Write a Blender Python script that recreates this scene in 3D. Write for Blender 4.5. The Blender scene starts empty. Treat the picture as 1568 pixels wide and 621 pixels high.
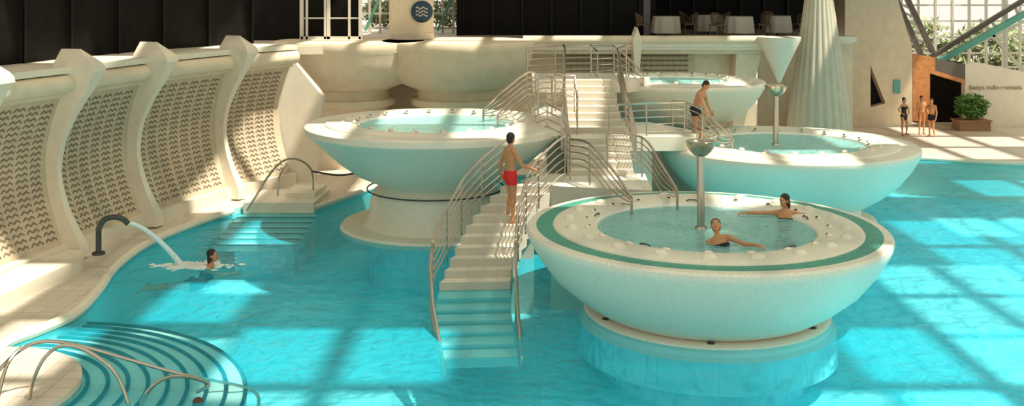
import bpy, math, random
import numpy as np
from mathutils import Vector, Matrix
random.seed(7); rng=np.random.default_rng(5)
V=Vector
FU,HC,VH=1590.0,6.15,-18.0
def Wp(u,v,Y): return V(((u-784)*Y/FU, Y, HC-(v-VH)*Y/FU))
def G(u,v,z):
    Y=FU*(HC-z)/(v-VH); return V(((u-784)*Y/FU,Y,z))
def ux(u,Y): return (u-784)*Y/FU
scene=bpy.context.scene
scene.view_settings.view_transform='Standard'

# ------------------------------------------------------------ materials
def mat(name,col,rough=.6,metal=0,noise=0,nscale=8,bump=0,bscale=30,spec=.5,bd=.02):
    m=bpy.data.materials.new(name); m.use_nodes=True
    nt=m.node_tree; b=nt.nodes['Principled BSDF']
    b.inputs['Base Color'].default_value=(*col,1); b.inputs['Roughness'].default_value=rough
    b.inputs['Metallic'].default_value=metal; b.inputs['Specular IOR Level'].default_value=spec
    tc=nt.nodes.new('ShaderNodeTexCoord')
    if noise:
        n=nt.nodes.new('ShaderNodeTexNoise'); n.inputs['Scale'].default_value=nscale; n.inputs['Detail'].default_value=5
        nt.links.new(tc.outputs['Object'],n.inputs['Vector'])
        r=nt.nodes.new('ShaderNodeValToRGB')
        r.color_ramp.elements[0].position=.3; r.color_ramp.elements[1].position=.7
        r.color_ramp.elements[0].color=(*[c*(1-noise) for c in col],1)
        r.color_ramp.elements[1].color=(*[min(1,c*(1+noise*.5)) for c in col],1)
        nt.links.new(n.outputs['Fac'],r.inputs['Fac']); nt.links.new(r.outputs['Color'],b.inputs['Base Color'])
    if bump:
        n=nt.nodes.new('ShaderNodeTexNoise'); n.inputs['Scale'].default_value=bscale
        nt.links.new(tc.outputs['Object'],n.inputs['Vector'])
        bp=nt.nodes.new('ShaderNodeBump'); bp.inputs['Strength'].default_value=bump; bp.inputs['Distance'].default_value=bd
        nt.links.new(n.outputs['Fac'],bp.inputs['Height']); nt.links.new(bp.outputs['Normal'],b.inputs['Normal'])
    return m
def tilemat(name,c1,c2,mortar,bw,bh,rough=.4,ms=.01,bump=0,bscale=2,bd=.3):
    m=mat(name,c1,rough,bump=bump,bscale=bscale,bd=bd); nt=m.node_tree; b=nt.nodes['Principled BSDF']
    tc=nt.nodes.new('ShaderNodeTexCoord'); t=nt.nodes.new('ShaderNodeTexBrick')
    t.offset=0; t.inputs['Scale'].default_value=1; t.inputs['Brick Width'].default_value=bw; t.inputs['Row Height'].default_value=bh
    t.inputs['Mortar Size'].default_value=ms
    t.inputs['Color1'].default_value=(*c1,1); t.inputs['Color2'].default_value=(*c2,1); t.inputs['Mortar'].default_value=(*mortar,1)
    nt.links.new(tc.outputs['Object'],t.inputs['Vector']); nt.links.new(t.outputs['Color'],b.inputs['Base Color'])
    return m
def watermat(name,tint,dcol,dfac,rough,s1,s2,bumpd,gl=.6,dm=2.5):
    m=bpy.data.materials.new(name); m.use_nodes=True; nt=m.node_tree; nt.nodes.clear()
    N=nt.nodes.new; L=nt.links.new
    out=N('ShaderNodeOutputMaterial'); tc=N('ShaderNodeTexCoord')
    n1=N('ShaderNodeTexNoise'); n1.inputs['Scale'].default_value=s1; n1.inputs['Detail'].default_value=3; n1.inputs['Distortion'].default_value=1.2
    n2=N('ShaderNodeTexNoise'); n2.inputs['Scale'].default_value=s2; n2.inputs['Detail'].default_value=3
    L(tc.outputs['Object'],n1.inputs['Vector']); L(tc.outputs['Object'],n2.inputs['Vector'])
    ad=N('ShaderNodeMath'); ad.operation='MULTIPLY_ADD'; L(n2.outputs['Fac'],ad.inputs[0]); ad.inputs[1].default_value=2.0; L(n1.outputs['Fac'],ad.inputs[2])
    bp=N('ShaderNodeBump'); bp.inputs['Strength'].default_value=1; bp.inputs['Distance'].default_value=bumpd; L(ad.outputs[0],bp.inputs['Height'])
    bp2=N('ShaderNodeBump'); bp2.inputs['Strength'].default_value=1; bp2.inputs['Distance'].default_value=bumpd*dm; L(ad.outputs[0],bp2.inputs['Height'])
    tr=N('ShaderNodeBsdfTransparent'); tr.inputs['Color'].default_value=(*tint,1)
    df=N('ShaderNodeBsdfDiffuse'); df.inputs['Color'].default_value=(*dcol,1); L(bp2.outputs['Normal'],df.inputs['Normal'])
    m1=N('ShaderNodeMixShader'); m1.inputs['Fac'].default_value=dfac; L(tr.outputs[0],m1.inputs[1]); L(df.outputs[0],m1.inputs[2])
    g=N('ShaderNodeBsdfGlossy'); g.inputs['Roughness'].default_value=rough; L(bp.outputs['Normal'],g.inputs['Normal'])
    fr=N('ShaderNodeFresnel'); fr.inputs['IOR'].default_value=1.33; L(bp.outputs['Normal'],fr.inputs['Normal'])
    mu=N('ShaderNodeMath'); mu.operation='MULTIPLY'; L(fr.outputs[0],mu.inputs[0]); mu.inputs[1].default_value=gl
    m2=N('ShaderNodeMixShader'); L(mu.outputs[0],m2.inputs['Fac']); L(m1.outputs[0],m2.inputs[1]); L(g.outputs[0],m2.inputs[2])
    L(m2.outputs[0],out.inputs['Surface']); return m
M={}
M['plaster']=mat('plaster',(.76,.64,.46),.8,noise=.08,nscale=3,bump=.15)
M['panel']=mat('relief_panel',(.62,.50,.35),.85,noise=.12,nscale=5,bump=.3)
M['ridge']=mat('relief_wave',(.24,.175,.115),.85)  # recess shadow of the wave motifs put into the colour
M['white']=mat('white_stone',(.82,.73,.58),.6,noise=.05,nscale=4)
M['column']=mat('column_stone',(.55,.49,.37),.7,noise=.08,nscale=4)
M['tile']=mat('bowl_mosaic',(.86,.79,.65),.35,noise=.10,nscale=25,bump=.1,bscale=60)
M['tileout']=mat('bowl_mosaic_outer',(.78,.81,.68),.4,noise=.10,nscale=30,bump=.1,bscale=60)  # aqua mosaic, with bounce light from the water added to the tint
M['green']=mat('green_mosaic',(.07,.36,.27),.4,noise=.35,nscale=18)
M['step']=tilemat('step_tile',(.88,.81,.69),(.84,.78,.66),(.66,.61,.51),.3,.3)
M['riser']=mat('riser_tile',(.62,.56,.45),.6,noise=.05,nscale=6)  # darker than the treads: shade on the riser faces painted in
M['deck']=tilemat('deck_tile',(.76,.66,.54),(.68,.59,.48),(.5,.43,.35),.35,.35)
M['steel']=mat('brushed_steel',(.52,.45,.37),.25,1)
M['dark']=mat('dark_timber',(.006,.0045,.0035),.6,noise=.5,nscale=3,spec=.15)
M['black']=mat('black_frame',(.006,.006,.006),.5,spec=.2)
M['rubber']=mat('dark_rubber',(.05,.055,.05),.5)
M['frame']=mat('painted_frame',(.62,.59,.50),.5)
M['floor']=tilemat('pool_tile',(.34,.90,1.0),(.30,.87,.97),(.20,.78,.9),.5,.5,bump=1,bscale=1.7,bd=.40)
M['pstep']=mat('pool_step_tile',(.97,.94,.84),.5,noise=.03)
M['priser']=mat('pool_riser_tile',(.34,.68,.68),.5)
M['line']=mat('navy_tile',(.002,.008,.015),.5,spec=.2)
M['water']=watermat('pool_water',(.70,.985,1.0),(.02,.74,.98),.33,.07,2.6,.5,.05,.40)
M['bwater']=watermat('whirlpool_water',(.72,.95,.96),(.38,.80,.80),.55,.1,5,1.6,.05,.5)
M['foam']=mat('foam',(.85,.9,.88),.6,bump=1,bscale=20)
M['navy']=mat('navy_sign',(.01,.04,.08),.4)
M['cloth']=mat('white_cloth',(.50,.46,.40),.9)
M['wicker']=mat('wicker',(.15,.09,.045),.8,noise=.4,nscale=40)
M['orange']=mat('orange_wood',(.66,.26,.08),.6,noise=.3,nscale=6)
M['greenpipe']=mat('green_paint',(.10,.36,.26),.4)
M['truss']=mat('truss_bronze',(.13,.10,.075),.5)
M['leaf']=mat('leaf',(.10,.24,.04),.6,noise=.5,nscale=9)
M['hedge']=mat('pale_foliage',(.36,.42,.22),.7,noise=.4,nscale=3)
M['terracotta']=mat('planter',(.30,.16,.08),.8)
M['skin']=mat('skin_tan',(.58,.27,.12),.5,noise=.08,nscale=10)
M['skin2']=mat('skin_orange_tan',(.70,.33,.14),.5,noise=.08,nscale=10)
M['hair']=mat('dark_hair',(.02,.012,.008),.5,bump=.6,bscale=60)
M['brown']=mat('brown_hair',(.10,.035,.012),.5,bump=.6,bscale=60)
M['red']=mat('red_fabric',(.75,.02,.02),.7)
M['blackfab']=mat('black_fabric',(.012,.012,.02),.7)
M['lip']=mat('lips',(.45,.12,.09),.5)
M['eye']=mat('eye_white',(.8,.8,.78),.3)
M['text']=mat('sign_letters',(.38,.31,.22),.6)
M['teal']=mat('teal_sign',(.12,.38,.34),.5)
rp=mat('frosted_roof_panel',(.80,.74,.62),.8); M['roofpanel']=rp; nt=rp.node_tree  # added roof panels that break the sunlight into patches
tr=nt.nodes.new('ShaderNodeBsdfTransparent'); tr.inputs['Color'].default_value=(1,.95,.85,1)
mx=nt.nodes.new('ShaderNodeMixShader'); mx.inputs['Fac'].default_value=.26
nt.links.new(nt.nodes['Principled BSDF'].outputs[0],mx.inputs[1]); nt.links.new(tr.outputs[0],mx.inputs[2])
nt.links.new(mx.outputs[0],nt.nodes['Material Output'].inputs['Surface'])

# ------------------------------------------------------------ mesh builder
class MB:
    def __init__(s): s.v=[];s.f=[];s.m=[];s.mats=[]
    def mi(s,k):
        if k not in s.mats: s.mats.append(k)
        return s.mats.index(k)
    def add(s,vs,fs,k):
        o=len(s.v); i=s.mi(k); s.v.extend([tuple(p) for p in vs])
        s.f.extend([tuple(a+o for a in f) for f in fs]); s.m.extend([i]*len(fs))
    def build(s,name,parent=None,ang=35,recalc=True):
        me=bpy.data.meshes.new(name); me.from_pydata(s.v,[],s.f)
        for k in s.mats: me.materials.append(M[k])
        me.polygons.foreach_set('material_index',s.m)
        if recalc:
            import bmesh
            bm=bmesh.new(); bm.from_mesh(me); bmesh.ops.recalc_face_normals(bm,faces=bm.faces); bm.to_mesh(me); bm.free()
        me.polygons.foreach_set('use_smooth',[True]*len(me.polygons))
        me.set_sharp_from_angle(angle=math.radians(ang)); me.update()
        o=bpy.data.objects.new(name,me); scene.collection.objects.link(o)
        if parent: o.parent=parent
        return o
    def box(s,c,sz,k,rz=0,M3=None):
        R=Matrix.Rotation(rz,3,'Z') if M3 is None else M3
        vs=[V(c)+R@V((x*sz[0]/2,y*sz[1]/2,z*sz[2]/2)) for x in(-1,1) for y in(-1,1) for z in(-1,1)]
        s.add(vs,[(0,1,3,2),(4,6,7,5),(0,4,5,1),(2,3,7,6),(0,2,6,4),(1,5,7,3)],k)
    def bar(s,a,b,w,h,k):
        a=V(a);b=V(b);d=b-a;L=d.length; q=d.to_track_quat('Y','Z').to_matrix()
        s.box((a+b)/2,(w,L,h),k,M3=q)
    def prism(s,poly,z0,z1,k,ktop=None):
        n=len(poly); vs=[(p[0],p[1],z0) for p in poly]+[(p[0],p[1],z1) for p in poly]
        s.add(vs,[(i,(i+1)%n,n+(i+1)%n,n+i) for i in range(n)]+[tuple(range(n))[::-1]],k)
        s.add(vs[n:],[tuple(range(n))],ktop or k)
    def slab(s,pts,off,k):
        n=len(pts); off=V(off); vs=[V(p) for p in pts]+[V(p)+off for p in pts]
        s.add(vs,[(i,(i+1)%n,n+(i+1)%n,n+i) for i in range(n)]+[tuple(range(n))[::-1],tuple(range(n,2*n))],k)
    def rev(s,prof,c,k,seg=96,ks=None,flute=None):
        c=V(c); base=len(s.v)
        for (r,z) in prof:
            for j in range(seg):
                a=2*math.pi*j/seg; rr=r*(flute(a,z) if flute else 1)
                s.v.append((c.x+rr*math.cos(a),c.y+rr*math.sin(a),c.z+z))
        for i in range(len(prof)-1):
            kk=ks[i] if ks else k
            s.f.extend([(base+i*seg+j,base+i*seg+(j+1)%seg,base+(i+1)*seg+(j+1)%seg,base+(i+1)*seg+j) for j in range(seg)]); s.m.extend([s.mi(kk)]*seg)
    def tube(s,pts,r,k,seg=8,closed=False):
        pts=[V(p) for p in pts]; n=len(pts); rs=r if isinstance(r,(list,tuple)) else [r]*n
        ts=[]
        for i in range(n):
            if closed: t=pts[(i+1)%n]-pts[i-1]
            else: t=pts[min(i+1,n-1)]-pts[max(i-1,0)]
            ts.append(t.normalized() if t.length>1e-9 else V((0,0,1)))
        nrm=ts[0].orthogonal().normalized(); vs=[]
        for i in range(n):
            nrm=(nrm-ts[i]*nrm.dot(ts[i]))
            nrm=nrm.normalized() if nrm.length>1e-6 else ts[i].orthogonal().normalized()
            b=ts[i].cross(nrm)
            for j in range(seg):
                a=2*math.pi*j/seg; vs.append(pts[i]+(nrm*math.cos(a)+b*math.sin(a))*rs[i])
        fs=[(i*seg+j,i*seg+(j+1)%seg,((i+1)%n)*seg+(j+1)%seg,((i+1)%n)*seg+j) for i in range(n if closed else n-1) for j in range(seg)]
        if not closed: fs+=[tuple(range(seg))[::-1],tuple((n-1)*seg+j for j in range(seg))]
        s.add(vs,fs,k)
    def ell(s,c,a,b,d,k,seg=14,rings=9):
        c=V(c);a=V(a);b=V(b);d=V(d); vs=[c+d]
        for i in range(1,rings):
            t=math.pi*i/rings
            for j in range(seg):
                p=2*math.pi*j/seg
                vs.append(c+d*math.cos(t)+(a*math.cos(p)+b*math.sin(p))*math.sin(t))
        vs.append(c-d); n=len(vs); fs=[(0,1+j,1+(j+1)%seg) for j in range(seg)]
        for i in range(rings-2):
            fs+=[(1+i*seg+j,1+(i+1)*seg+j,1+(i+1)*seg+(j+1)%seg,1+i*seg+(j+1)%seg) for j in range(seg)]
        o=1+(rings-2)*seg; fs+=[(n-1,o+(j+1)%seg,o+j) for j in range(seg)]
        s.add(vs,fs,k)
    def cap(s,a,b,ra,rb,k,seg=12):
        a=V(a);b=V(b);d=(b-a).normalized()
        pts=[];rs=[]
        for t in (0.08,.35,.65,.9): th=t*math.pi/2; pts.append(a-d*ra*math.cos(th)); rs.append(ra*math.sin(th))
        pts.append(a);rs.append(ra);pts.append(b);rs.append(rb)
        for t in (.9,.65,.35,.08): th=t*math.pi/2; pts.append(b+d*rb*math.cos(th)); rs.append(rb*math.sin(th))
        s.tube(pts,rs,k,seg)
    def loft(s,rings,k,seg=20):
        vs=[]
        for (c,a,b) in rings:
            for j in range(seg):
                t=2*math.pi*j/seg; vs.append(V(c)+V(a)*math.cos(t)+V(b)*math.sin(t))
        n=len(rings)
        fs=[(i*seg+j,i*seg+(j+1)%seg,(i+1)*seg+(j+1)%seg,(i+1)*seg+j) for i in range(n-1) for j in range(seg)]
        fs+=[tuple(range(seg))[::-1],tuple((n-1)*seg+j for j in range(seg))]; s.add(vs,fs,k)
def cr(pts,n=8,closed=False):
    pts=[V(p) for p in pts]; out=[]; N=len(pts)
    for i in range(N if closed else N-1):
        if closed: p0,p1,p2,p3=pts[i-1],pts[i],pts[(i+1)%N],pts[(i+2)%N]
        else: p0=pts[max(i-1,0)];p1=pts[i];p2=pts[i+1];p3=pts[min(i+2,N-1)]
        for j in range(n):
            t=j/n; out.append(.5*((2*p1)+(p2-p0)*t+(2*p0-5*p1+4*p2-p3)*t*t+(3*p1-p0-3*p2+p3)*t**3))
    if not closed: out.append(pts[-1])
    return out
def empty(name,loc=(0,0,0)):
    e=bpy.data.objects.new(name,None); scene.collection.objects.link(e); return e

# ------------------------------------------------------------ pool shell
deck_edge=[V((-6.9,12.0,0)),G(-60,640,.15),G(-30,560,.15),G(5,522,.15),G(60,500,.15),G(115,475,.15),G(150,440,.15),G(178,403,.15),G(228,368,.15),G(300,338,.15),G(355,320,.15)]
edge=cr([(p.x,p.y,0) for p in deck_edge],6)
tail=[G(372,316,.15),G(480,316,.15),G(575,284,.15)]
edge_full=edge+[V((p.x,p.y,0)) for p in tail]
back=cr([(tail[-1].x,tail[-1].y,0),(-2,33.2,0),(2,34.2,0),(8,35.6,0),(12,37.3,0),(14.5,37.2,0),(17.7,36.0,0),(26,35.0,0)],6)
m=MB(); m.box((6,24,-1.35),(44,40,.2),'floor'); m.build('floor_pool')
m=MB()
poly=[(p.x,p.y) for p in edge_full]+[(-4.1,40),(-16,40),(-16,12)]
m.prism(poly,-1.3,.15,'priser','deck')
m.build('floor_deck_left')
m=MB(); cop=edge_full[:-3]
m.tube([p+V((0,0,.10)) for p in cop],.10,'white',8)
m.tube([V((p.x,p.y,.12)) for p in tail],.07,'white',8)
m.build('trim_pool_edge_left')
m=MB()
m.prism([(p.x,p.y) for p in back]+[(26,60),(-4.1,60)],-1.3,.15,'white','deck'); m.build('floor_deck_back')
m=MB(); m.tube([p+V((0,0,.08)) for p in back],.09,'white',8); m.build('trim_pool_edge_back')
m=MB(); m.add([(-14,9,0),(26,9,0),(26,38,0),(-14,38,0)],[(0,1,2,3)],'water'); m.build('pool_water',recalc=False)

# ------------------------------------------------------------ left wall
base=cr([(-11.0,13,0),(-10.9,17,0),(-10.45,21.1,0),(-9.95,23.0,0),(-9.3,26.1,0),(-8.15,29.4,0),(-6.8,31.9,0)],10)
S=[0]
for a,b in zip(base,base[1:]): S.append(S[-1]+(b-a).length)
def wl(s):
    i=max(j for j in range(len(S)-1) if S[j]<=s+1e-9) if s<S[-1] else len(S)-2
    t=(s-S[i])/(S[i+1]-S[i]); p=base[i].lerp(base[i+1],t); d=(base[i+1]-base[i]).normalized()
    return p,d,V((d.y,-d.x,0))
def s_at(Y):
    return min(np.linspace(0,S[-1]-.01,400),key=lambda s:abs(wl(s)[0].y-Y))
def off(z): t=(z-.5)/3.4; return -.5*math.sin(math.pi*max(0,min(1,t)))+.05
def wpt(s,z,o=0): p,d,n=wl(s); q=p+n*(off(z)+o); return V((q.x,q.y,z))
m=MB()
ss=list(np.linspace(0,S[-1]-.01,90)); zs=list(np.linspace(.1,3.95,22))
vs=[wpt(s,z) for s in ss for z in zs]; nz=len(zs)
m.add(vs,[(i*nz+j,(i+1)*nz+j,(i+1)*nz+j+1,i*nz+j+1) for i in range(len(ss)-1) for j in range(nz-1)],'panel')
def ring(o0,o1,z0,z1,k,s0=0,s1=None):
    L=np.linspace(s0,s1 or S[-1]-.01,70); vs=[]
    for s in L:
        p,d,n=wl(s)
        for (o,z) in((o0,z0),(o1,z0),(o1,z1),(o0,z1)): q=p+n*o; vs.append((q.x,q.y,z))
    n=len(L); m.add(vs,[(i*4+j,(i+1)*4+j,(i+1)*4+(j+1)%4,i*4+(j+1)%4) for i in range(n-1) for j in range(4)]+[(0,1,2,3),tuple((n-1)*4+j for j in(3,2,1,0))],k)
ring(-.7,.22,.1,.5,'white'); 
ring(-1.6,.28,4.28,4.42,'white'); ring(-.6,.1,3.75,3.9,'plaster')
m.tube([wpt(s,4.05,.12) for s in np.linspace(0,S[-1]-.01,80)],.21,'plaster',14)
ring(-.9,-.6,3.7,4.4,'plaster')
m.build('wall_left')
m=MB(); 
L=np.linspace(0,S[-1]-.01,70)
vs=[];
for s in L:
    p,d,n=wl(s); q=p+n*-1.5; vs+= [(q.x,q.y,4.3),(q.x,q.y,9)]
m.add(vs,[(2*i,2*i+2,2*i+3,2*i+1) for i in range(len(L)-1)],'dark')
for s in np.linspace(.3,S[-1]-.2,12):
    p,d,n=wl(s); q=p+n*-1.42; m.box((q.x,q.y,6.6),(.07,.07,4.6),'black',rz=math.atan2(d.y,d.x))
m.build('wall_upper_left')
m=MB(); pts=[]
for s in np.linspace(0,s_at(22.9),30):
    p,d,n=wl(s); q=p+n*.24; pts.append((q.x,q.y))
o=[]
for s in np.linspace(0,s_at(22.9),30):
    p,d,n=wl(s); w=1.15 if s<s_at(22.3) else 1.15-.5*(s-s_at(22.3))/(s_at(22.9)-s_at(22.3)); q=p+n*w; o.append((q.x,q.y))
m.prism(pts+o[::-1],.15,.42,'white'); m.build('stone_bench')
ribsY=[17.2,20.2,23.1,26.2,29.6]
rs=[s_at(y) for y in ribsY]+[S[-1]]
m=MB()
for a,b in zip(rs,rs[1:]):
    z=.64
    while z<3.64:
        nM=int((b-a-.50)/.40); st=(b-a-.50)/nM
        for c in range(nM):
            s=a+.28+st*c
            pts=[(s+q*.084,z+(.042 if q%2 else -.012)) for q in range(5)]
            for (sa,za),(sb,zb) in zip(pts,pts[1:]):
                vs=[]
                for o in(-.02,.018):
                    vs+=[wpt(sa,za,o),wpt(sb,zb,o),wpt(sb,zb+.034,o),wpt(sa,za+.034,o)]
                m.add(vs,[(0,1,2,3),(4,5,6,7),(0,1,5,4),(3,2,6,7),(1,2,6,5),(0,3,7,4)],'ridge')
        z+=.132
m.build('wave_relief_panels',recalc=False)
def rib(Y):
    m=MB(); s=s_at(Y); p,d,n=wl(s); rings=[]
    prof=[(.2,.34,.42),(.6,.26,.36),(1.2,.19,.30),(2.0,.15,.28),(2.8,.17,.34),(3.4,.22,.44),(3.9,.27,.56),(4.15,.36,.68),(4.35,.52,.80),(4.5,.42,.70),(4.80,.05,.30)]
    zz=np.linspace(.2,4.8,48)
    for z in zz:
        hw=np.interp(z,[a[0] for a in prof],[a[1] for a in prof])*.72; dp=np.interp(z,[a[0] for a in prof],[a[2] for a in prof])
        bs=off(min(z,3.9)); q0=p+n*(bs-.15); q1=p+n*(bs+dp)
        rings.append([q0-d*hw+V((0,0,z)),q1-d*hw*.7+V((0,0,z)),q1+d*hw*.7+V((0,0,z)),q0+d*hw+V((0,0,z))])
    vs=[v for r in rings for v in r]; N=len(rings)
    m.add(vs,[(i*4+j,(i+1)*4+j,(i+1)*4+(j+1)%4,i*4+(j+1)%4) for i in range(N-1) for j in range(4)]+[(0,1,2,3),tuple((N-1)*4+j for j in range(4))],'white')
    m.build('wall_rib')
for y in ribsY: rib(y)

# ------------------------------------------------------------ back structure
P=Wp
m=MB()
m.slab([P(408,85,32.2),P(440,82,32.2),P(494,148,32.2),P(480,285,32.2),P(440,285,32.2),P(418,160,32.2)],(0,.5,0),'white'); m.build('sloping_buttress')
m=MB()
m.prism([(-7.9,32.9),(-6.9,32.8),(0.4,35),(0.6,37.2),(9.1,37.2),(9.1,39.3),(12.9,39.3),(12.9,60),(-16,60),(-16,33)],4.05,4.3,'white','deck'); m.build('floor_terrace')
def corbel(cx,cy,R):
    m=MB(); m.rev([(R,4.36),(R+.03,4.30),(R+.03,4.12),(R-.03,4.0),(R-.08,3.7),(R-.25,3.3),(R-.6,2.95),(R-1.1,2.75),(R-1.2,2.7),(R-1.2,2.45),(R-1.0,2.4),(R-1.0,2.2),(R-1.25,2.1),(R-1.3,.15),(0,.15)],(cx,cy,0),'plaster',80)
    m.add([(cx,cy,4.36)]+[(cx+R*math.cos(a),cy+R*math.sin(a),4.36) for a in np.linspace(0,2*math.pi,41)],[(0,i,i+1) for i in range(1,41)],'plaster')
    m.build('balcony_corbel')
corbel(-5.55,35.6,2.55); corbel(-1.85,35.6,2.6)
m=MB()
m.box((-7.5,35.9,2.1),(4,.4,3.9),'plaster'); m.box((.35,38.4,2.1),(17.3,.3,3.9),'plaster')
m.box((4.2,38.2,3.5),(5.0,.1,1.0),'panel')
for r in range(5):
    for c in range(22):
        for q in range(4):
            x=1.9+c*.21+q*.045; m.box((x,38.12,3.12+r*.18+(.02 if q%2 else 0)),(.04,.05,.05),'ridge')
m.build('wall_back')
m=MB()
m.tube([(.4,37.3,4.28),(9.1,37.3,4.28)],.17,'plaster',12); m.box((4.75,37.5,4.02),(8.7,.5,.16),'white'); m.box((4.75,37.6,3.86),(8.6,.35,.16),'plaster')
m.build('trim_cornice_back')
for u in (976,):
    m=MB(); m.slab([P(u-7,62,37.0),P(u,42,37.0),P(u+7,62,37.0),P(u+3,118,37.0),P(u-3,118,37.0)],(0,.9,0),'white'); m.build('wall_rib',ang=20)
m=MB(); m.slab([P(1128,75,37.5),P(1168,75,37.5),P(1130,230,37.5),P(1120,230,37.5)],(0,.7,0),'plaster'); m.build('sloping_buttress')
e=empty('column_with_sign')
m=MB(); cx=ux(630,36.6); m.rev([(.80,4.37),(.80,4.6),(.78,4.62),(.78,9),(0,9)],(cx,36.6,0),'plaster',48); m.build('shaft',e)
m=MB(); c=Wp(646,18,35.72); c.z=HC-36*35.72/FU
R=.38
m.ell(c,(R,0,0),(0,0,R),(0,.04,0),'navy',40,8)
for k in range(3):
    m.tube([c+V((-.2+.4*t,-.05,.12-.12*k+.035*math.sin(t*4*math.pi))) for t in np.linspace(0,1,20)],.022,'cloth',6)
m.build('wave_sign',e)
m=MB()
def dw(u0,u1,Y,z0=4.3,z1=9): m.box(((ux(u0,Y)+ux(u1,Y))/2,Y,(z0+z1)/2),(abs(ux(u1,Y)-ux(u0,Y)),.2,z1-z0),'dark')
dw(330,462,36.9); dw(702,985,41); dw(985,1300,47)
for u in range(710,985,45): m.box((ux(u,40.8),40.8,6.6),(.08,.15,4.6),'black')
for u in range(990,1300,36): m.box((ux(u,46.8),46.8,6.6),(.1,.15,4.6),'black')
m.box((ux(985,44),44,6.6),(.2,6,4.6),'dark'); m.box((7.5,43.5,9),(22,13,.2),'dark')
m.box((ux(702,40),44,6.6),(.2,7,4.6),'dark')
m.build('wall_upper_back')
m=MB(); Y=36.4
for u in (462,470,498,503,535,552): m.box((ux(u,Y),Y,6.2),(.12 if u in(462,503,552) else .07,.12,4),'frame')
m.box((ux(507,Y),Y,4.4),(2.1,.12,.12),'frame'); m.box((ux(507,Y),Y,5.1),(2.1,.05,.05),'frame')
m.box((ux(480,Y),Y+.6,6.2),(.9,.06,4),'dark'); m.box((ux(522,Y),Y+.8,6.2),(1.0,.06,4),'dark')
m.build('door_1')
m=MB(); Y=43
for u in list(range(550,715,16)): m.box((ux(u,Y),Y,6.5),(.09,.12,4.4),'frame')
for z in (4.5,5.1,5.9): m.box((ux(630,Y),Y,z),(4.6,.1,.08),'frame')
m.bar((ux(670,Y),Y-.1,4.4),(ux(700,Y),Y-.1,6.3),.1,.1,'greenpipe'); m.bar((ux(560,Y),Y-.1,4.4),(ux(590,Y),Y-.1,6.3),.1,.1,'greenpipe')
m.build('window_1')
def shrub(name,c,rx,ry,rz,n,leaf=.12,pot=None,k='leaf'):
    m=MB()
    for i in range(n):
        d=rng.normal(size=3); d/=np.linalg.norm(d); r=rng.uniform(.45,1)
        p=V((c[0]+d[0]*rx*r,c[1]+d[1]*ry*r,c[2]+d[2]*rz*r))
        a=V(rng.normal(size=3)).normalized(); b=a.orthogonal().normalized(); l=leaf*rng.uniform(.6,1.3)
        m.add([p-a*l,p+b*l*.35,p+a*l,p-b*l*.35],[(0,1,2,3)],k)
    for i in range(7):
        a=i*.9; m.tube([(c[0],c[1],c[2]-rz),(c[0]+rx*.5*math.cos(a),c[1]+ry*.5*math.sin(a),c[2]+rz*.3)],.02,'wicker',5)
    if pot: m.box((c[0],c[1],.35),(pot,.8,.4),'terracotta'); m.box((c[0],c[1],.57),(pot+.1,.9,.06),'terracotta')
    m.build(name,recalc=False)
shrub('garden_shrub',(ux(590,49),49,5.0),1.3,.6,.7,900,.16,None,'hedge'); shrub('garden_shrub',(ux(690,49),49,5.0),1.2,.6,.7,700,.16,None,'hedge')
for q in range(5): shrub('garden_hedge',(19.5+3.6*q,58+(q%2),2.3),2.6,1,2.2+.2*(q%2),1300,.3,None,'hedge')
def table(x,y):
    m=MB(); f=lambda a,z:1+(.06*math.sin(a*9))*(1 if z<.7 else 0)
    m.rev([(0,.77),(.50,.77),(.52,.75),(.54,.5),(.57,.12)],(x,y,4.3),'cloth',60,flute=f)
    m.tube([(x,y,4.3),(x,y,5.05)],.05,'wicker',8); m.build('dining_table')
def chair(x,y,a):
    m=MB(); R=Matrix.Rotation(a,3,'Z'); T=lambda p:V((x,y,4.3))+R@V(p)
    for q in((-.22,-.22),(.22,-.22),(-.22,.22),(.22,.22)): m.tube([T((q[0],q[1],0)),T((q[0],q[1],.43))],.022,'wicker',6)
    m.box(T((0,0,.45)),(.5,.5,.06),'wicker',rz=a)
    pts=[T((.26*math.cos(t),.05+.26*math.sin(t),.72+.18*math.sin(t))) for t in np.linspace(0,math.pi,13)]
    m.tube(pts,.025,'wicker',6)
    for i in range(1,12): b=T((.25*math.cos(math.pi*i/12),.24*abs(math.sin(math.pi*i/12)),.46)); m.tube([b,pts[i]],.018,'wicker',5)
    for q in(pts[0],pts[-1]): m.tube([q,V((q.x,q.y,4.75))],.02,'wicker',5)
    m.build('wicker_chair')
for u,y in((1020,40.2),(1085,42.0),(1132,40.0),(1190,40.8)): table(ux(u,y),y)
for u,y,a in((985,40.0,1.4),(1056,40.6,-1.5),(1052,42.4,1.2),(1106,41.4,-1.4),(1168,40.4,-1.5),(1226,40.9,-1.2),(1175,42.5,2.9),(1100,39.2,.4)): chair(ux(u,y),y,a)
m=MB(); cx=ux(1254,38.0)
m.rev([(1.32,.15),(1.15,1.0),(.90,3),(.66,4.6),(.50,5.8),(.40,8.5),(0,8.5)],(cx,38.0,0),'column',240,flute=lambda a,z:1+.06*abs(math.sin(a*11))-.04); m.build('fluted_column',ang=60)
m=MB(); cx=ux(1193,36.9); m.rev([(0,2.78),(.05,2.80),(.22,3.2),(.50,3.8),(.74,4.3),(.76,4.42),(0,4.42)],(cx,36.9,0),'white',48); m.build('inverted_funnel')
m=MB(); m.box((ux(1235,39.6),39.5,4.22),(3.6,.5,.22),'white'); m.box((ux(1235,39.6),39.8,2.1),(3.6,.2,4.0),'plaster'); m.build('trim_terrace_edge')
Y=45
m=MB()
A=lambda u,v:P(u,v,Y)
outer=[A(1296,197),A(1296,-60),A(1362,-60),A(1378,10),A(1397,75),A(1397,190)]
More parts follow.
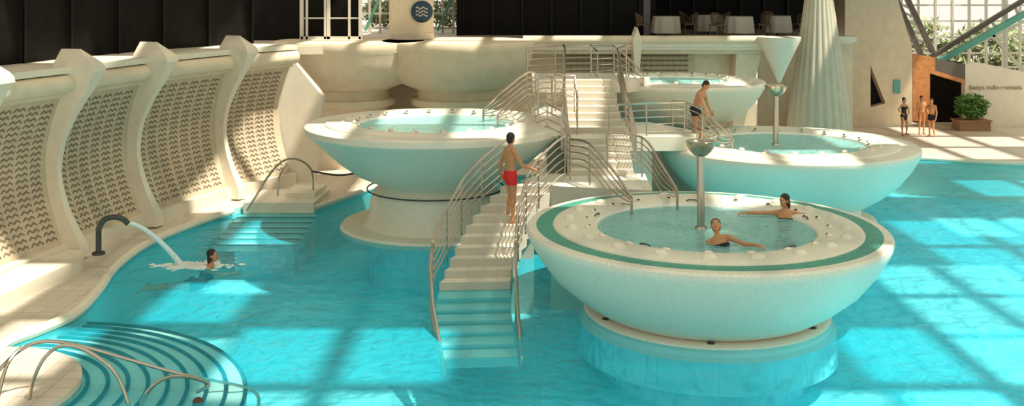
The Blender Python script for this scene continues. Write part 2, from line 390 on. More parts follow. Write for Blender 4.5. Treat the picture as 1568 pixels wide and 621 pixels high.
tri=[A(1333,165),A(1356,158),A(1333,100)]
vs=outer+tri
m.add(vs,[(0,1,8,6),(1,2,3,8),(3,4,7,8),(4,5,7),(5,0,6,7)],'plaster')
vs2=[v+V((0,.5,0)) for v in tri]; m.add(tri+vs2,[(0,1,4,3),(1,2,5,4),(2,0,3,5)],'plaster'); m.add(vs2,[(0,1,2)],'black')
m.slab([A(1296,197),A(1296,-60),A(1294,-60),A(1294,197)],(0,5,0),'plaster')
m.slab([A(1368,122),A(1378,122),A(1378,143),A(1368,143)],(0,-.06,0),'teal')
m.build('wall_right')
m=MB()
m.slab([A(1398,185),A(1398,82),A(1432,88),A(1432,108),A(1424,112),A(1424,187)],(0,.5,0),'orange')
m.slab([A(1424,112),A(1432,108),A(1477,122),A(1477,128)],(0,.5,0),'orange')
m.slab([A(1432,90),A(1477,98),A(1477,122),A(1432,108)],(0,.4,0),'truss'); 
m.slab([P(1400,195,46.5),P(1500,195,46.5),P(1500,100,46.5),P(1400,84,46.5)],(0,.2,0),'dark')
m.build('door_2')
m=MB()
m.slab([A(1478,193),A(1478,98),A(1500,96),A(1640,125),A(1640,200)],(0,.4,0),'white'); m.build('wall_right_sign')
cu=bpy.data.curves.new('sign_letters','FONT'); cu.body='banys indo-romans'; cu.size=.30; cu.extrude=.01; cu.materials.append(M['text'])
t=bpy.data.objects.new('wall_lettering',cu); t.location=A(1484,137)+V((0,-.02,0)); t.rotation_euler=(math.pi/2,0,0); scene.collection.objects.link(t)
shrub('potted_shrub',(ux(1487,44),44,1.15),.75,.45,.55,900,.13,1.3)
m=MB(); Y=52
for u in range(1380,1640,26): m.box((ux(u,Y),Y,5),(.1,.15,9),'frame')
for z in (2.2,2.9,3.7,4.5,5.3,6.1,6.9): m.box((ux(1500,Y),Y,z),(10,.1,.09),'frame')
m.build('window_2')
m=MB(); Y=47
for a,b in(((1368,-10),(1412,88)),((1385,-10),(1428,80))): m.bar(P(a[0],a[1],Y),P(b[0],b[1],Y),.26,.2,'truss')
for k in range(7):
    t=k/7; m.bar(P(1368+44*t,-10+98*t,Y),P(1385+43*(t+.13),-10+90*(t+.13),Y),.1,.1,'frame')
m.bar(P(1425,88,Y),P(1600,-20,Y),.2,.2,'truss'); m.bar(P(1436,95,46.5),P(1600,4,46.5),.25,.25,'greenpipe'); m.bar(P(1425,100,Y),P(1600,18,Y),.12,.12,'frame')
for k in range(8):
    u=1445+18*k; m.bar(P(u,86-(u-1425)*.617,Y),P(u+8,92-(u-1425)*.5,Y),.10,.10,'frame')
m.bar(P(1500,30,Y),P(1568,110,Y),.12,.12,'frame'); m.bar(P(1540,0,Y),P(1540,120,Y),.14,.14,'frame')
m.build('roof_truss')

# ------------------------------------------------------------ bowls
def bowl(name,cx,cy,zr,R,kind):
    e=empty(name); k=R/3.43
    pr=[(2.0,-1.52),(2.15,-1.46),(2.5,-1.24),(2.9,-.90),(3.2,-.52),(3.36,-.24),(3.41,-.14),(3.43,-.08),(3.43,-.01),(3.40,.03),(3.25,.04),(2.93,.04),(2.91,.07),(2.85,.085),(2.5,.09),(2.2,.07),(2.1,.03),(2.06,-.06),(2.04,-.5),(1.5,-.75),(0,-.8)]
    if kind=='left':
        pr=[(1.5,-1.6),(1.6,-1.5),(2.1,-1.27),(2.55,-.95),(2.95,-.6),(3.25,-.3),(3.40,-.2),(3.45,-.14),(3.45,0)]+pr[9:]
    ks=[]
    for i in range(len(pr)-1):
        r0,z0=pr[i]; r1,z1=pr[i+1]
        if i>=16: ks.append('pstep')
        elif abs(r0-3.25)<.01 and abs(r1-2.93)<.01: ks.append('green' if kind=='front' else 'tile')
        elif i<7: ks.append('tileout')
        else: ks.append('tile')
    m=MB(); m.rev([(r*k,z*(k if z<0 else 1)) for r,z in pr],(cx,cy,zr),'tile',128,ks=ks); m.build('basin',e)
    m=MB(); n=64; rw=2.06*k-.004
    m.add([(cx,cy,zr-.02)]+[(cx+rw*math.cos(2*math.pi*i/n),cy+rw*math.sin(2*math.pi*i/n),zr-.02) for i in range(n)],[(0,1+i,1+(i+1)%n) for i in range(n)],'bwater'); m.build('bowl_water',e,recalc=False)
    m=MB(); N=20; fr=kind=='front'; g=1.15 if fr else .6
    for i in range(N):
        a=2*math.pi*(i+.5)/N; rad=2.62 if fr else 2.45
        c=V((cx+rad*k*math.cos(a),cy+rad*k*math.sin(a),zr+.085)); t=V((-math.sin(a),math.cos(a),0)); r=V((math.cos(a),math.sin(a),0))
        m.ell(c,t*.12*g,r*.09*g,V((0,0,.07*g)),'tile',14,8)
        c3=c-r*.3
        m.ell(c3+V((0,0,.01)),t*.08,r*.06,V((0,0,.04)),'tile',10,6); m.ell(c3-r*.03+V((0,0,.03)),t*.045,r*.03,V((0,0,.02)),'rubber',8,6)
        if fr and i%4==0:
            c2=V((cx+2.16*k*math.cos(a+.1),cy+2.16*k*math.sin(a+.1),zr+.06)); m.tube([c2-t*.12,c2-t*.08+V((0,0,.03)),c2+t*.08+V((0,0,.03)),c2+t*.12],.014,'rubber',6)
    m.build('massage_jets',e)
    m=MB()
    if kind=='left':
        m.rev([(1.5,zr-1.55),(1.5,1.15),(1.42,1.1),(1.5,1.0),(1.62,.9),(1.66,.8),(1.75,.3),(1.9,.06),(2.42,.06),(2.47,0),(2.47,-.10),(1.8,-.25),(1.8,-1.25)],(cx,cy,0),'tile',96,ks=['tile']*10+['floor']*2)
        m.tube([(cx+1.78*math.cos(a),cy+1.78*math.sin(a),.95) for a in np.linspace(0,2*math.pi,73)[:-1]],.020,'rubber',8,closed=True)
    elif kind=='far':
        m.rev([(1.3,zr-1.1),(.9,zr-1.5),(.9,-1.25)],(cx,cy,0),'tile',64)
    else:
        m.rev([(1.93,.03),(2.27,.05),(2.33,.02),(2.33,-.06),(2.33,-.14),(2.42,-.2),(2.45,-.75),(1.9,-.85),(1.9,-1.25)],(cx,cy,0),'tile',96,ks=['tile','tile','tile','pstep','pstep','floor','floor','floor'])
        m.rev([(2.0,zr-1.5),(1.93,zr-1.52),(1.93,.0)],(cx,cy,0),'tile',96)
        for i in range(6):
            a=2*math.pi*(i+.37)/6; m.ell((cx+2.15*math.cos(a),cy+2.15*math.sin(a),.05),(.07,0,0),(0,.07,0),(0,0,.02),'rubber',12,6)
    m.build('pedestal',e)
BF=(3.717,20.0,1.55,3.43); BL=(ux(667,27.2),27.2,2.60,3.36); BR=(ux(1203,28),28,1.96,3.43); BT=(ux(1036,32),32,3.29,2.68)
bowl('whirlpool_bowl',*BF,'front'); bowl('whirlpool_bowl',*BL,'left'); bowl('whirlpool_bowl',*BR,'right'); bowl('whirlpool_bowl',*BT,'far')
def fountain(x,y,z0,z1,r):
    m=MB(); m.tube([(x,y,z0-.6),(x,y,z1-.1)],.075,'steel',16); m.rev([(0,z0+.02),(.11,z0+.01),(.12,z0-.05)],(x,y,0),'steel',24)
    m.rev([(0,z1-.27),(.12,z1-.25),(r*.7,z1-.17),(r*.93,z1-.06),(r,z1+.03),(r*.97,z1+.04),(r*.9,z1),(r*.5,z1-.08),(0,z1-.1)],(x,y,0),'steel',32)
    m.build('fountain_post')
fountain(ux(1073,20),20,1.56,3.18,.29); fountain(ux(1188,28),28,1.96,3.50,.31)

# ------------------------------------------------------------ main stair
vt=[275,290,320,350,400,445,480,520,550,600]
uL=[795,772,740,717,692,672,665,668,677,690]; uR=[872,850,818,800,785,781,783,788,794,802]
def edge_pt(i):
    if i>=0: Y=21.2+.3*i; z=.16*i
    else: Y=21.2+.5*i; z=.055*i
    v=FU*(HC-z)/Y+VH
    l=np.interp(v,vt,uL); r=np.interp(v,vt,uR)
    return V((ux(l,Y),Y-.05,z)),V((ux(r,Y),Y+.05,z)),z
m=MB()
for i in range(-6,10):
    l0,r0,z=edge_pt(i); l1,r1,_=edge_pt(i+1)
    l1=l1+(l1-l0)*.15; r1=r1+(r1-r0)*.15
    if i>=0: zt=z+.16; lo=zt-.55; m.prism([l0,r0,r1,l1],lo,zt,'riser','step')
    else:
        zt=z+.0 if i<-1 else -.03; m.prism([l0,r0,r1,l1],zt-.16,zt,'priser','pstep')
        m.bar(V((l0.x,l0.y-.02,zt+.0)),V((r0.x,r0.y-.02,zt+.0)),.07,.02,'priser')
for i in range(0,9,4):
    l0,r0,z=edge_pt(i); l1,r1,_=edge_pt(i+1); c=(l0+r0+l1+r1)/4; m.prism([(c.x-.3,c.y-.12),(c.x+.3,c.y-.12),(c.x+.3,c.y+.12),(c.x-.3,c.y+.12)],-1.25,z-.3,'riser')
m.build('pool_staircase')
m=MB(); idx=np.concatenate([np.arange(-7.4,-.1,.6),np.arange(0,10.3,.5)])
for side in(0,1):
    tops=[]
    for t in idx:
        tt=t if side==0 else max(t,-6.8)
        p=edge_pt(tt)[side].copy(); h=float(np.interp(t,[-7.4,-6.8,-5.5,-3.5,-1,2,10],[.0,.12,.42,.78,.97,1.0,.98])); sgn=-1 if side==0 else 1
        bul=float(np.interp(t,[-7.4,-4,0,5,10],[.02,.06,.12,.10,.03]))
        p.x+=sgn*bul; p.z+=.12 if t>=0 else .02; tops.append((p,h))
    for q,fr in enumerate((1,.82,.64,.46,.28,.12)):
        pts=cr([p+V((0,0,h*fr)) for p,h in tops],3); m.tube(pts,.030 if q==0 else .016,'steel',8)
    for j in range(3,len(tops),5):
        p,h=tops[j]; m.tube([p-V((0,0,.15)),p+V((0,0,h))],.020,'steel',8)
    q,h=tops[-1]; m.tube([q+V((0,0,h)),q-V((0,0,.1))],.028,'steel',8)
m.build('stair_railing')

m=MB()
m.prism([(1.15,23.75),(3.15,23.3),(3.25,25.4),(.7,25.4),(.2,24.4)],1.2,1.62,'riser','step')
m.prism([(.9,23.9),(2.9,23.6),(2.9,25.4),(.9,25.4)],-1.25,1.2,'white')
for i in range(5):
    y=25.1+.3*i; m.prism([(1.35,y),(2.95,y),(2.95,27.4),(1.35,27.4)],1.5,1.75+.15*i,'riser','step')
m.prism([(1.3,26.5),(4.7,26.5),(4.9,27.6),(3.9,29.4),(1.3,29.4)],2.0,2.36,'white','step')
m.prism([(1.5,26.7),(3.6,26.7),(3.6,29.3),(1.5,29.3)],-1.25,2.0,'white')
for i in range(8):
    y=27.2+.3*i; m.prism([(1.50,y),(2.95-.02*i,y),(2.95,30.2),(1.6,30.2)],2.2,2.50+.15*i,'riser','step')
m.prism([(.6,29.4),(3.3,29.4),(4.0,30.2),(3.2,31.6),(.6,31.6)],3.2,3.56,'white','step')
m.prism([(1.0,29.6),(3.0,29.6),(3.0,31.4),(1.0,31.4)],-1.25,3.2,'white')
m.prism([(.55,27.0),(1.4,27.0),(1.6,29.3),(.55,29.3)],2.3,2.8,'white','step')
m.build('upper_staircase')
def railing(name,tops,hs=(0,.18,.36,.54,.72),posts=(),r=.028,foot=.95,smooth=3):
    m=MB()
    for q,o in enumerate(hs):
        m.tube(cr([p-V((0,0,o)) for p in tops],smooth) if smooth>1 else [p-V((0,0,o)) for p in tops],r if q==0 else .016,'steel',8)
    for j in posts: m.tube([tops[j],tops[j]-V((0,0,foot))],.022,'steel',8)
    m.build(name)
def down(name,pts,end):
    m=MB(); pts=[V(p) for p in pts]
    for q,o in enumerate((0,.15,.30,.45,.6)):
        P2=[p-V((0,0,o)) for p in pts[:-1]]+[pts[-1]-V((0,0,o*.25))]
        m.tube(cr(P2,4),.028 if q==0 else .016,'steel',8)
    m.tube([pts[-1]+V((0,0,.0)),pts[-1]-V((0,0,end))],.028,'steel',8)
    m.tube([pts[0],pts[0]-V((0,0,.95))],.024,'steel',8); m.tube([pts[1],pts[1]-V((0,0,.95))],.024,'steel',8)
    m.build(name)
down('bowl_entry_railing',[Wp(873,213,24.6),Wp(903,220,23.9),Wp(940,262,22.4),Wp(967,302,21.2)],.5)
down('bowl_entry_railing',[Wp(930,203,25.3),Wp(983,210,24.8),Wp(1012,250,23.2),Wp(1037,290,21.7)],.5)
down('bowl_entry_railing',[Wp(1048,156,27.2),Wp(1075,168,27.1),Wp(1100,190,26.9),Wp(1122,210,26.7)],.35)
down('bowl_entry_railing',[Wp(1030,154,28.6),Wp(1052,158,28.5),Wp(1080,176,28.2),Wp(1100,195,28.0)],.35)
railing('landing_railing',[Wp(932,161,26.6),Wp(990,158,26.6),Wp(1048,156,27.0)],posts=(0,1,2),smooth=1)
railing('stair_flight_railing',[V((1.35,25.1,2.6)),V((1.35,26.3,3.2)),V((1.35,27.2,3.35)),V((1.5,29.4,4.45)),V((1.5,30.2,4.5))],posts=(0,1,2,3,4),smooth=1)
railing('stair_flight_railing',[V((3.0,25.1,2.6)),V((3.0,26.3,3.2)),V((3.0,27.2,3.35)),V((3.0,29.4,4.45)),V((3.3,30.0,4.5))],posts=(0,1,2,3,4),smooth=1)
railing('landing_railing',[Wp(807,72,30.0),Wp(850,70,30.6),Wp(905,69,31.2),Wp(915,80,30.2)],posts=(0,1,2,3),smooth=1)
railing('landing_railing',[Wp(905,71,29.6),Wp(940,70,31.0),Wp(963,90,30.2),Wp(985,112,29.8)],posts=(0,1,2,3),smooth=1)
down('bowl_entry_railing',[Wp(820,112,28.6),Wp(806,112,28.4),Wp(770,140,28.0),Wp(740,168,27.8)],.45)
down('bowl_entry_railing',[Wp(845,118,27.3),Wp(824,120,27.2),Wp(788,150,26.9),Wp(762,176,26.7)],.45)
railing('landing_railing',[Wp(850,115,27.2),Wp(880,116,27.4),Wp(884,150,26.9)],posts=(0,1,2),smooth=1)
railing('landing_railing',[Wp(818,168,26.9),Wp(838,160,26.2),Wp(860,170,25.0),Wp(873,200,24.9)],posts=(0,1,2,3),smooth=1)

# ------------------------------------------------------------ left entry steps
m=MB(); a=G(372,318,.15); b=G(480,318,.15)
m.prism([(a.x,a.y+.05),(b.x,b.y+.05),(b.x+.1,a.y+2.0),(a.x+.1,a.y+2.0)],-1.2,.28,'white','step')
m.prism([(a.x+1.0,a.y+.7),(b.x-.1,b.y+.7),(b.x,a.y+2.0),(a.x+1.0,a.y+2.0)],.28,.42,'white','step')
for i in range(6):
    y=a.y-.36*(i+1); zt=-.05-.06*i; m.prism([(a.x-.2,y),(b.x+.1-.05*i,y),(b.x+.1,y+.42),(a.x-.1,y+.42)],zt-.14,zt,'priser','pstep'); m.box(((a.x+b.x)/2-.02*i,y+.04,zt+.01),(b.x-a.x+.2,.08,.02),'line')
m.prism([(a.x+.2,a.y-1.6),(b.x-.2,a.y-1.6),(b.x-.2,a.y+.1),(a.x+.2,a.y+.1)],-1.25,-.5,'floor')
m.build('pool_entry_steps')
m=MB()
m.tube(cr([Wp(378,322,27.8),Wp(392,300,27.9),Wp(412,268,28.2),Wp(432,247,28.6),Wp(452,243,29.0),Wp(470,252,29.3),Wp(478,266,29.5),Wp(480,300,29.5)],6),.030,'steel',8)
m.tube(cr([Wp(425,300,28.3),Wp(428,270,28.4),Wp(440,250,28.7)],5),.026,'steel',8)
m.tube(cr([Wp(478,262,29.5),Wp(520,268,30),Wp(560,262,30.4)],5),.028,'rubber',8)
m.build('pool_handrail')
C=V((-8.5,15.7,0)); m=MB()
for i in range(9):
    R=4.35-.30*i; z=-.32+.032*i; N=60
    pts=[(C.x+R*math.cos(t),C.y+R*math.sin(t)) for t in np.linspace(-math.pi/2,math.pi/2+.25,N)]
    m.prism(pts+[(-9.2,C.y+R*.9),(-9.4,C.y-R)],-1.25,z,'priser','pstep')
    m.tube([(p[0]*1-.02,p[1],z+.010) for p in pts],.036,'line',6)
m.prism([(C.x+1.85*math.cos(t),C.y+1.85*math.sin(t)) for t in np.linspace(-math.pi/2,math.pi/2,40)]+[(-9.9,17.5),(-9.9,12.5)],-1.25,.1,'white','deck')
m.build('fan_shaped_pool_steps')
m=MB()
for pts in ([(-10,575,15.2),(25,540,15.4),(60,523,15.6),(110,526,15.8),(180,545,16.1),(280,573,16.4),(388,598,16.7),(390,640,16.7)],
            [(42,640,15.3),(50,585,15.3),(70,545,15.4),(100,528,15.6),(140,540,15.6),(180,575,15.5),(203,640,15.4)],
            [(205,640,15.7),(225,600,15.8),(255,578,15.9),(290,577,16),(320,588,16.1),(300,600,16.0)],
            [(-10,640,15),(10,560,15.2),(35,530,15.5)]):
    m.tube(cr([Wp(*p) for p in pts],7),.028,'steel',8)
m.build('pool_handrail')
m=MB(); p0=G(151,389,.42)
pp=[p0,p0+V((0,0,.5)),Wp(152,348,22.0),Wp(160,336,22.05),Wp(175,332,22.1),Wp(188,335,22.15),Wp(196,342,22.2)]
m.tube(cr(pp,6),.060,'rubber',14); m.rev([(0,.47),(.13,.47),(.14,.42)],(p0.x,p0.y,0),'rubber',20); m.build('water_jet_spout')
m=MB(); s=Wp(196,342,22.2); e2=G(278,406,0); N=14; pts=[]
for i in range(N+1):
    t=i/N; p=s.lerp(e2,t); p.z=s.z+(e2.z-s.z)*(t**1.45); pts.append(p)
for q in range(6):
    o=V(rng.normal(size=3)*.018); m.tube([p+o*(1+1.5*i/N) for i,p in enumerate(pts)],[.02+.02*i/N for i in range(N+1)],'foam',6)
for q in range(260):
    r=rng.normal(size=2)*np.array([.36,.14]); h=.006+.024*rng.random(); w_=.03+.04*rng.random(); m.ell((e2.x+r[0]+.22,e2.y+r[1],.0),(w_*1.4,0,0),(0,w_,0),(0,0,h),'foam',6,5)
m.build('water_jet')

# ------------------------------------------------------------ people
def nz3(v): v=V(v); return v.normalized()
def human(name,anchor,world,F,s=1.,spine=(0,0,1),chest=(0,0,1),look=None,headup=(0,0,1),arms=None,legs=None,female=False,suit='shorts',suitk='red',skin='skin',hair='hair',longhair=False,vox=.009,curl=.5):
    b=MB(); sp=nz3(spine); ch=nz3(chest); X=V((1,0,0))
    pel=V((0,0,0)); wa=pel+sp*.12; cs=wa+ch*.20; nb=cs+ch*.20
    R=(X-ch*X.dot(ch)).normalized(); Ft=ch.cross(R); R0=(X-sp*X.dot(sp)).normalized(); F0=sp.cross(R0)
    fm=female
    W=[(-.10,.09,.07),(-.04,.150,.10),(.02,.168 if not fm else .172,.108),(.12,.138 if not fm else .118,.088)]
    rings=[(pel+sp*h,R0*w,F0*d) for h,w,d in W]
    W2=[(.10,.150 if not fm else .128,.098),(.20,.172 if not fm else .145,.112),(.29,.178 if not fm else .150,.105),(.345,.150 if not fm else .13,.085),(.385,.085,.065),(.42,.055,.055)]
    rings+=[(wa+ch*h,R*w,Ft*d) for h,w,d in W2]
    b.loft(rings,'skin')
    if fm:
        for q in(-1,1): b.ell(wa+ch*.22+R*q*.07+Ft*.09,R*.058,Ft*.06,ch*.06,'skin')
    else:
        for q in(-1,1): b.ell(wa+ch*.25+R*q*.075+Ft*.06,R*.075,Ft*.05,ch*.06,'skin')
    for q in(-1,1): b.ell(pel-F0*.055-sp*.05+R0*q*.07,R0*.075,F0*.075,sp*.085,'skin')
    bones=[('pel',pel-sp*.12,wa-sp*.03,.13),('waist',wa-sp*.02,wa+ch*.1,.13),('chest',wa+ch*.1,wa+ch*.33,.13)]
    lk=nz3(look or (0,1,0)); hu=nz3(headup); hr=lk.cross(hu).normalized(); hu=hr.cross(lk)
    hc=nb+(ch*.5+hu*.5).normalized()*.05+hu*.115+lk*.015
    b.cap(nb-ch*.05,hc-hu*.04-lk*.02,.058 if not fm else .05,.052 if not fm else .045,'skin')
    b.ell(hc+hu*.025-lk*.008,hr*.074,lk*.092,hu*.092,'skin',18,12)
    b.ell(hc-hu*.05+lk*.022,hr*.056,lk*.062,hu*.066,'skin',16,10)
    b.ell(hc-hu*.093+lk*.06,hr*.024,lk*.022,hu*.018,'skin')
    b.cap(hc+hu*.015+lk*.082,hc-hu*.022+lk*.10,.009,.014,'skin',8)
    b.cap(hc-hu*.055+lk*.078-hr*.018,hc-hu*.055+lk*.078+hr*.018,.011,.011,'skin',8)
    for q in(-1,1):
        b.ell(hc+hr*q*.076-lk*.008-hu*.008,hr*.012,lk*.02,hu*.032,'skin',10,8); b.cap(hc+hu*.03+lk*.08+hr*q*.015,hc+hu*.028+lk*.07+hr*q*.045,.01,.009,'skin',8)
        b.cap(hc-hu*.02+lk*.058+hr*q*.035,hc-hu*.025+lk*.05+hr*q*.04,.02,.02,'skin',8)
    bones.append(('head',hc-hu*.08,hc+hu*.08,.09)); bones.append(('neck',nb,hc-hu*.09,.05))
    pts={}
    arms=arms or {}
    for q,key in((-1,'L'),(1,'R')):
        a=arms.get(key,((q*.15,.0,-1),(q*.08,.25,-1),(0,.2,-1)))
        u,f,h=[nz3(k) for k in a[:3]]
        sh=nb-ch*.065+R*q*(.185 if not fm else .162); el=sh+u*.29; wr=el+f*.25
        k=1 if not fm else .84
        b.cap(nb-ch*.03+R*q*.05,sh+ch*.005,.05*k,.048*k,'skin'); b.ell(sh,R*.056*k,Ft*.056*k,ch*.06*k,'skin')
        b.cap(sh,el,.052*k,.040*k,'skin'); b.cap(el,el+f*.10,.041*k,.042*k,'skin'); b.cap(el+f*.10,wr,.042*k,.027*k,'skin')
        if not fm: b.ell(sh.lerp(el,.5)+Ft*.012,u*.09,u.orthogonal().normalized()*.05,u.cross(u.orthogonal().normalized())*.05,'skin')
        n=V(a[3]) if len(a)>3 else -R*q
        n=(n-h*n.dot(h)); n=n.normalized() if n.length>.01 else h.orthogonal().normalized()
        w=h.cross(n)
        if w.dot(Ft)<0: w=-w
        b.cap(wr,wr+h*.03,.027*k,.024*k,'skin'); b.ell(wr+h*.05,h*.052,w*.040,n*.016,'skin',14,10)
        for (o,l) in((.031,.070),(.0105,.080),(-.0105,.074),(-.031,.056)):
            p=wr+h*.085+w*o; ang=0
            for j,(ll,rr) in enumerate(((.42,.0092),(.32,.0085),(.26,.0078))):
                ang+=curl*(.7 if j==0 else .8); d=(h*math.cos(ang)+n*math.sin(ang)+w*o*4).normalized(); p2=p+d*l*ll*1.05; b.cap(p,p2,rr,rr*.93,'skin',8); p=p2
        p=wr+h*.022+w*.03; d=(h*.65+w*.75+n*.2).normalized(); p2=p+d*.042; b.cap(p,p2,.0125,.011,'skin',8); d=(h*.9+w*.35+n*.35).normalized(); b.cap(p2,p2+d*.03,.0105,.009,'skin',8)
        bones+=[('arm',sh,el,.05),('fore',el,wr,.04),('hand',wr,wr+h*.15,.04)]; pts['hand'+key]=wr+h*.08
        lg=(legs or {}).get(key,((q*.04,.0,-1),(0,-.03,-1),(q*.15,1,-.1)))
        t,c,ft=[nz3(k) for k in lg]
        hp=pel-sp*.02+R0*q*.09; kn=hp+t*.43; an=kn+c*.42
        b.cap(hp,hp+t*.15,.088,.082,'skin',16); b.cap(hp+t*.15,kn,.082,.053,'skin',16); b.ell(kn,(.052,0,0),(0,.054,0),(0,0,.058),'skin')
        bk=-(ft-c*ft.dot(c)).normalized()
        b.cap(kn,an,.048,.034,'skin'); b.ell(kn+c*.13+bk*.018,c*.11,bk*.048,c.cross(bk)*.05,'skin')
        fs=c.cross(ft).normalized(); up=fs.cross(ft).normalized()
        if up.dot(c)>0: up=-up
        hl=an-up*.045-ft*.035; b.cap(an,hl,.036,.032,'skin')
        b.cap(hl,hl+ft*.10,.034,.034,'skin'); b.ell(hl+ft*.13,ft*.085,fs*.046,up*.026,'skin',14,8); b.cap(an,hl+ft*.12+up*.005,.034,.022,'skin')
        for j in range(5): o=(-.034+.017*j)*q*-1; b.cap(hl+ft*.175+fs*o-up*.008,hl+ft*(.215-.006*j)+fs*o-up*.012,.0125 if j==0 else .0105,.0115 if j==0 else .009,'skin',8)
        bones+=[('thigh',hp,kn,.075),('shin',kn,an,.045),('foot',an,hl+ft*.2,.04)]; pts['foot'+key]=hl+ft*.06-up*.036
    pts['pelvis']=pel; pts['head']=hc; pts['chest']=cs
    me=bpy.data.meshes.new('tmp'); me.from_pydata(b.v,[],b.f); o=bpy.data.objects.new('tmp',me); scene.collection.objects.link(o)
    r=o.modifiers.new('r','REMESH'); r.mode='VOXEL'; r.voxel_size=vox; sm=o.modifiers.new('s','SMOOTH'); sm.factor=.5; sm.iterations=3
    dg=bpy.context.evaluated_depsgraph_get(); me2=bpy.data.meshes.new_from_object(o.evaluated_get(dg))
    n=len(me2.vertices); co=np.empty(n*3); me2.vertices.foreach_get('co',co); co=co.reshape(-1,3)
    no=np.empty(n*3); me2.vertices.foreach_get('normal',no); no=no.reshape(-1,3)
    fs=[tuple(p.vertices) for p in me2.polygons]
    best=np.full(n,1e9); bi=np.zeros(n,int); bt=np.zeros(n)
    for i,(nm,a,c,rad) in enumerate(bones):
        a=np.array(a);c=np.array(c);d=c-a; t=np.clip(((co-a)@d)/(d@d),0,1); ds=np.linalg.norm(co-(a+t[:,None]*d),axis=1)/rad
        k=ds<best; best[k]=ds[k]; bi[k]=i; bt[k]=t[k]
    nm=np.array([x[0] for x in bones])[bi]
    hrel=co@np.array(sp)
    if suit=='shorts': sel=(nm=='pel')&(hrel<.075)|((nm=='thigh')&(bt<.42))
    else:
        sel=((nm=='pel')&(hrel<.03))|((nm=='thigh')&(bt<.10))
        crel=(co-np.array(wa))@np.array(ch)
        if suit=='bikini': sel|=((nm=='chest')|(nm=='waist'))&(crel>.165)&(crel<.255)
        else: sel=((nm=='pel')|((nm=='thigh')&(bt<.12))|((np.isin(nm,['waist','chest']))&(crel<.27)))
    co=co+no*(sel[:,None]*.007)
    Fv=V((F[0],F[1],0)).normalized(); Rv=V((Fv.y,-Fv.x,0)); Mx=Matrix((Rv,Fv,V((0,0,1)))).transposed()
    an_=pts[anchor]; Wd=V(world)
    T=lambda p: Wd+Mx@((V(p)-an_)*s)
    Mn=np.array(Mx); cw=(co-np.array(an_))*s@Mn.T+np.array(Wd)
    fb=MB(); fb.v=[tuple(x) for x in cw]; fb.f=fs; ks=[skin,suitk]; fb.mats=ks
    fb.m=[1 if sel[list(f)].sum()>=2 else 0 for f in fs]
    def E(c,a,bb,d,k,sg=12,rg=8): fb.ell(T(c),(Mx@V(a))*s,(Mx@V(bb))*s,(Mx@V(d))*s,k,sg,rg)
    E(hc+hu*.042-lk*.022,hr*.083,lk*.094,hu*.090,hair,20,14); E(hc-hu*.02-lk*.05,hr*.070,lk*.058,hu*.075,hair,16,10)
    if longhair:
        E(hc-hu*.075-lk*.065,hr*.068,lk*.045,hu*.10,hair,16,10)
        for q in(-1,1): E(hc+hr*q*.066-lk*.03-hu*.03,hr*.022,lk*.045,hu*.08,hair)
    for q in(-1,1):
        E(hc+lk*.072+hu*.005+hr*q*.031,hr*.015,lk*.012,hu*.009,'eye'); E(hc+lk*.081+hu*.005+hr*q*.031,hr*.006,lk*.005,hu*.007,hair,8,6)
        E(hc+lk*.080+hu*.026+hr*q*.031,hr*.02,lk*.01,hu*.004,hair)
    E(hc-hu*.055+lk*.087,hr*.024,lk*.009,hu*.008,'lip')
    bpy.data.objects.remove(o)
    return fb.build(name,ang=80,recalc=False)
human('man_in_red_shorts','footR',(ux(787,22.95),22.95,.16*6+.005),(.9,.42),s=1.13,spine=(0,-.08,1),chest=(0,.02,1),look=(-.6,.8,-.05),
  arms={'R':((.25,.45,-.95),(.15,.95,-.35),(.1,.9,-.35),(0,-.2,-1)),'L':((-.25,-.35,-.95),(-.2,.1,-1),(0,.5,-.8))},
  legs={'R':((.02,.05,-1),(0,-.05,-1),(.15,1,0)),'L':((-.06,.12,-1),(0,-.16,-1),(-.1,1,-.1))})
human('man_in_black_shorts','footR',(ux(1062,27.3),27.3,2.05),(.85,-.5),s=1.0,spine=(0,.30,1),chest=(0,.42,1),look=(.1,.8,-.55),headup=(0,.5,.9),suitk='blackfab',
  arms={'R':((.1,.35,-1),(.0,.5,-1),(0,.5,-1)),'L':((-.2,.2,-1),(-.1,.45,-1),(0,.5,-1))},
  legs={'R':((.05,.12,-1),(0,-.2,-1),(.1,1,0)),'L':((-.05,.45,-.95),(0,-.25,-1),(0,1,-.1))})
human('woman_in_black_bikini','chest',(ux(1104,18.75),18.75,1.46),(-.35,-.8),s=1.12,female=True,suit='bikini',suitk='blackfab',hair='brown',spine=(.3,-.75,.5),chest=(.35,-.25,.9),look=(-.1,.75,.5),headup=(.2,-.45,.8),
  arms={'R':((-.5,.5,-.6),(-.4,.8,.0),(-.4,.9,0)),'L':((-.9,.3,-.2),(-.9,.3,.08),(-.8,.5,0),(0,0,-1))},
  legs={'R':((.1,1,-.35),(0,1,-.5),(.0,.8,.3)),'L':((-.1,1,-.35),(0,1,-.5),(0,.8,.3))})
human('bather_with_outstretched_arms','chest',(ux(1203,20.95),20.95,1.46),(-.25,-1),s=1.12,female=True,suit='bikini',suitk='blackfab',spine=(0,-.2,1),chest=(0,-.15,1),look=(.6,.6,-.1),longhair=True,
  arms={'R':((1,.15,-.02),(1,.25,-.0),(1,.2,-.05),(0,0,-1)),'L':((-1,.05,-.08),(-1,.1,.02),(-1,.1,-.05),(0,0,-1))},
  legs={'R':((.1,.9,-.6),(0,.5,-.9),(0,1,.1)),'L':((-.1,.9,-.6),(0,.5,-.9),(0,1,.1))})
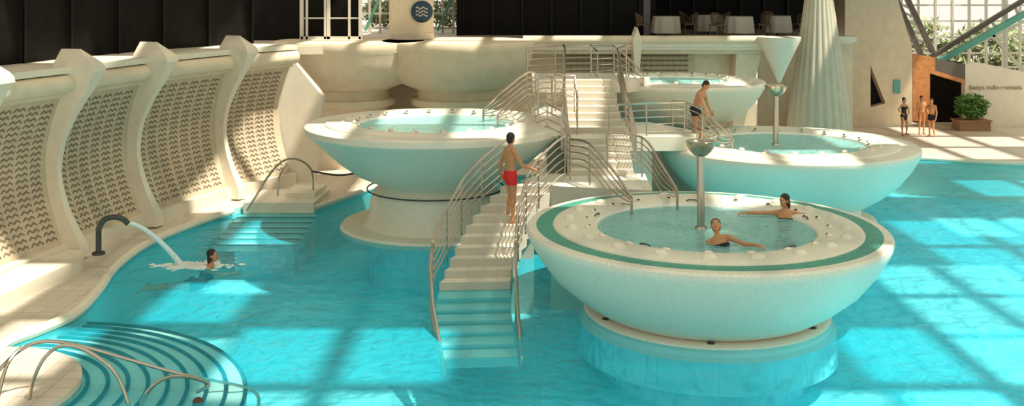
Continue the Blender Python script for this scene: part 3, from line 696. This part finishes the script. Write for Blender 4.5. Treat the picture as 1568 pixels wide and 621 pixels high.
human('swimmer','chest',(ux(316,23.0),23.0,-.17),(1,.12),s=1.18,female=True,suit='swimsuit',suitk='blackfab',longhair=True,spine=(0,1,.15),chest=(0,.55,1),look=(.25,1,0.05),
  arms={'R':((.6,.7,-.2),(-.1,1,.1),(0,1,0)),'L':((-.6,.7,-.2),(.2,1,.1),(0,1,0))},
  legs={'R':((.08,-1,.02),(0,-1,-.1),(0,-.8,-.6)),'L':((-.08,-1,-.12),(0,-1,.0),(0,-.8,-.6))})
human('woman_in_black_swimsuit','footR',(ux(1382,42.2),42.2,.16),(.5,-.8),s=.88,female=True,suit='swimsuit',suitk='blackfab',vox=.014,
  arms={'R':((.7,-.1,-.7),(-.5,.4,-.6),(-.6,.3,-.4)),'L':((-.7,-.1,-.7),(.5,.4,-.6),(.6,.3,-.4))},legs={'L':((-.12,.15,-1),(0,-.1,-1),(-.2,1,0))})
human('man_sunbathing_standing','footR',(ux(1408,42.6),42.6,.16),(.2,-1),s=.9,suitk='orange',skin='skin2',vox=.014,hair='brown',
  arms={'R':((.3,.2,-1),(-.3,.8,-.4),(-.4,.7,0)),'L':((-.3,.1,-1),(.1,.5,-1),(0,.3,-1))})
human('man_sunbathing_standing','footR',(ux(1423,42.1),42.1,.16),(-.7,-.6),s=.87,suitk='blackfab',skin='skin2',vox=.014,hair='brown',
  arms={'R':((.2,.3,-1),(-.1,.9,-.2),(0,1,.1)),'L':((-.2,0,-1),(0,.2,-1),(0,.2,-1))},legs={'L':((-.08,.2,-1),(0,-.2,-1),(-.1,1,0))})
human('swimmer','chest',(ux(303,15.5),15.5,-.44),(-.5,.9),s=1.0,female=True,suit='swimsuit',suitk='blackfab',hair='brown',spine=(0,-.5,1),chest=(0,0,1),
  legs={'R':((.1,.9,-.3),(0,.8,-.5),(0,1,.1)),'L':((-.1,.9,-.3),(0,.8,-.5),(0,1,.1))})

# ------------------------------------------------------------ glass roof frame, out of view, with random panels added to shape dappled light
m=MB(); zr=12
xs=np.arange(-14,40,2.1); ys=np.arange(2,52,2.9)
for x in xs: m.box((x,27,zr),(.30,50,.3),'frame')
for y in ys: m.box((12,y,zr),(54,.30,.3),'frame')
rr=random.Random(31)
for i in range(len(xs)-1):
    for j in range(len(ys)-1):
        if rr.random()<.60: m.box((xs[i]+1.05,ys[j]+1.45,zr+.1),(2.1,2.9,.05),'roofpanel')
m.build('ceiling')
# ------------------------------------------------------------ light
w=bpy.data.worlds.new('World'); scene.world=w; w.use_nodes=True
bg=w.node_tree.nodes['Background']; bg.inputs['Color'].default_value=(1,.95,.84,1); bg.inputs['Strength'].default_value=1.03
sl=bpy.data.lights.new('sun','SUN'); sl.energy=7.0; sl.color=(1,.92,.78); sl.angle=math.radians(1.5)
so=bpy.data.objects.new('sun',sl); scene.collection.objects.link(so); so.rotation_euler=V((.42,-.18,.88)).to_track_quat('Z','Y').to_euler()
cd=bpy.data.cameras.new('camera'); cam=bpy.data.objects.new('camera',cd); scene.collection.objects.link(cam)
cam.location=(0,0,HC); cam.rotation_euler=(math.pi/2,0,0); cd.sensor_width=36; cd.lens=36*FU/1568; cd.shift_y=-(310.5-VH)/1568; cd.clip_end=300
scene.camera=cam
